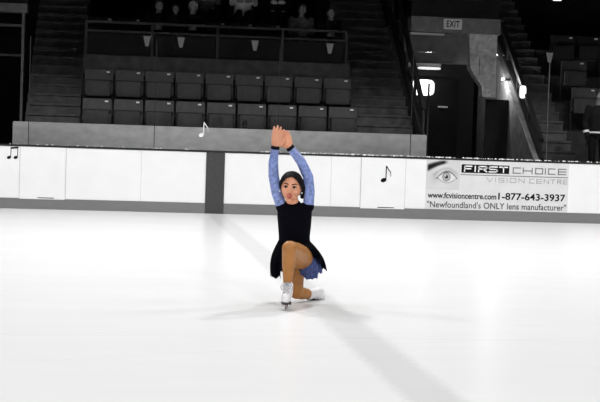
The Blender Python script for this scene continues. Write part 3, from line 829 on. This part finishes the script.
# ---- spectators
def spectator(x, y, zf, label, coat, hairm, skinm, lean=.15, hands='lap', railz=None, child_=1.0, turn=0.0, standing=False, extra=None, group='spectators behind the guard rail'):
    r = empty('person', (x, y, zf), label, 'person', group)
    s = child_; V = Vector
    def P(px, py, pz): return V((x + px * s, y + py * s, zf + pz * s))
    Rm = Matrix.Rotation(R(turn), 3, 'Z') @ Matrix.Rotation(R(6), 3, 'X')
    if standing:
        pel, ch, nk, hd = P(0, .02, .95), P(0, .03, 1.25), P(0, .02, 1.47), P(0, -.02, 1.64)
    else:
        pel = P(0, .05, .50); ax = V((0, -math.sin(lean), math.cos(lean))) * s; ch, nk = pel + ax * .32, pel + ax * .52
        hd = nk + V((0, -.05 - .06 * lean, .165 - .05 * lean)) * s
    bm = nb(); head_into(bm, hd, .235 * s ** .5, Rm)
    capsule(bm, nk, hd + V((0, .02, -.05)), .055 * s, .05 * s)
    X, Yv = V((s, 0, 0)), V((0, s, 0))
    tor = [(pel - V((0, 0, .06 * s)), X * .13, Yv * .11), (pel, X * .17, Yv * .13), (pel.lerp(ch, .5), X * .155, Yv * .115), (ch, X * .18, Yv * .13), (ch.lerp(nk, .7), X * .17, Yv * .10), (nk, X * .06, Yv * .06)]
    loft(bm, tor)
    sh = [ch.lerp(nk, .75) + X * (k * .185) for k in (-1, 1)]
    arms = []
    for k, a in zip((-1, 1), sh):
        if standing: el, wr, hdv = a + V((k * .05, .02, -.29)) * s, a + V((k * .02, -.06, -.53)) * s, V((0, -.05, -1))
        elif hands == 'knees': el = a + V((k * .03, -.12, -.24)) * s; wr = P(k * .06, -.44, .64); hdv = V((-k * .8, -.35, -.1))
        else: el = a + V((k * .05, -.06, -.27)) * s; wr = el + V((-k * .10, -.20, .03)) * s; hdv = V((-k * .8, -.5, 0))
        arms.append((a, el, wr)); chain(bm, [a, el, wr], [.055 * s, .045 * s, .032 * s])
        hand_into(bm, wr, hdv, V((0, -.3, 1)), .17 * s, .35, .05, 1)
    for k in (-1, 1):
        if standing: hp_, kn, an, ft = pel + X * (.09 * k), P(.10 * k, .0, .50), P(.11 * k, .03, .09), P(.12 * k, -.13, .035)
        else: hp_, kn, an, ft = pel + X * (.09 * k) - V((0, 0, .03)), P(.11 * k, -.38, .50), P(.11 * k, -.34, .09), P(.12 * k, -.50, .035)
        chain(bm, [hp_, kn, an], [.085 * s, .06 * s, .045 * s]); capsule(bm, an, ft, .045 * s, .034 * s)
    bo = child(link('body', fused(bm, .011, 3), [skinm, M['coat']]), r)
    for p_ in bo.data.polygons:
        if p_.center.z < pel.z + .03: p_.material_index = 1
    bm = nb(); loft(bm, [(c_, a_ * 1.10, b_ * 1.14) for c_, a_, b_ in tor[:-1]] + [(nk, X * .075, Yv * .075)])
    for a, el, wr in arms: chain(bm, [a, el, el.lerp(wr, .92)], [.066 * s, .056 * s, .043 * s])
    child(link('jacket', fused(bm, .012, 3), [coat]), r)
    hair_cap(hd, .235 * s ** .5, Rm, hairm, r, bun=False)
    if extra: extra(r, arms, pel, ch, s)
    return r
def rx_(u, Y): return on_y(u, 15, Y).x
YS4, YS5 = seat_y(3), seat_y(4)
spectator(X4(2), YS4, ZF4, 'person in dark clothes leaning forward behind the rail with pale hands clasped', M['coat'], M['phair'], M['pskin'], .62, 'knees')
spectator(X4(2) + .31, YS4 - .62, ZF4, 'small child standing between the grey-haired spectator and the clasped hands', M['coat'], M['phair'], M['pskin'], 0, 'lap', None, .60, standing=True)
spectator(X4(3) + .10, YS4, ZF4, 'grey-haired person leaning forward behind the guard rail', M['coat'], M['pgreyhair'], M['pskin'], .60, 'knees', turn=-10)
spectator(X4(8) + .02, YS4, ZF4, 'person in black behind the end of the guard rail nearest the stairs', M['coat'], M['phair'], M['pskin'], .62, 'knees')
spectator(X4(7) + .02, YS4, ZF4, 'person in a grey coat seated behind the rail near its stair end', M['coatgrey'], M['phair'], M['pskin'], .45, 'knees')
spectator(rx_(243, YS5), YS5, ZF5, 'person in a white jacket seated high behind the middle of the rail', M['coatwhite'], M['phair'], M['pskin'], .12)
spectator(rx_(276, YS5), YS5, ZF5, 'person in black with pale hands in lap beside the white jacket', M['coat'], M['phair'], mat('pale hand skin', G(.40), .6), .12)
spectator(rx_(206, YS5), YS5, ZF5, 'person in a dim grey coat seated high beside the white jacket', M['coatgrey'], M['phair'], M['pskin'], .12)
for u, lb in ((243, 'under the spectator in the white jacket'), (276, 'under the spectator with pale hands in lap'), (206, 'under the spectator in the dim grey coat')):
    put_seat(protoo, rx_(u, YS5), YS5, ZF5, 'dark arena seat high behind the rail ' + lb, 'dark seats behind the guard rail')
def stripes(r, arms, pel, ch, s):
    for a, el, wr in arms:
        d = (wr - el).normalized(); q = el.lerp(wr, .55); bm = nb(); tube(bm, [q - d * .02, q + d * .02], .058, 16); child(obj('cuff_stripe', bm, M['reflect'], None, True), r)
    bm = nb(); V = Vector
    loft(bm, [(pel + V((0, 0, .02)), V((.195, 0, 0)), V((0, .155, 0))), (pel + V((0, 0, .05)), V((.195, 0, 0)), V((0, .155, 0)))], 28); child(obj('hem_stripe', bm, M['reflect']), r)
gp = on_y(599, 110, 24.55)
spectator(gp.x, 24.55, .62, 'standing person in black with pale reflective stripes beside the lit stairs', M['coat'], M['phair'], M['pskin'], 0, standing=True, extra=stripes, group='people by the lit stairs')

# ------------------------------------------------------------------ light
w = bpy.data.worlds.new('arena'); SC.world = w; w.use_nodes = True
w.node_tree.nodes['Background'].inputs[0].default_value = (1, 1, 1, 1); w.node_tree.nodes['Background'].inputs[1].default_value = .012
def rink_or_fill_lamp(x, y, z, e, size=132, blend=.25, tilt=0):
    l = bpy.data.lights.new('rink lamp', 'SPOT'); l.energy = e; l.spot_size = R(size); l.spot_blend = blend; l.shadow_soft_size = .35
    o = bpy.data.objects.new('rink lamp', l); COL.objects.link(o); o.location = (x, y, z); o.rotation_euler = (R(tilt), 0, 0)
for x in (-8.5, -2.5, 3.5, 9.5): rink_or_fill_lamp(x, -2.0, 8.0, 1620, 148, .30)  # front row set out of view as added fill for the skater's face
for x in (-7.5, 1.0, 9.5): rink_or_fill_lamp(x, 10.9, 9.0, 590)
for x in (-7.5, -1.5, 4.5, 10.5, 16.5): rink_or_fill_lamp(x, 17.0, 9.0, 1450, 122, .30)

vs = SC.view_settings; SC.display_settings.display_device = 'sRGB'
vs.view_transform = 'Standard'; vs.look = 'None'; vs.gamma = 1; vs.exposure = 0.28; vs.use_curve_mapping = False
SC.cycles.max_bounces = 8; SC.cycles.transparent_max_bounces = 12
SC.cycles.use_denoising = True
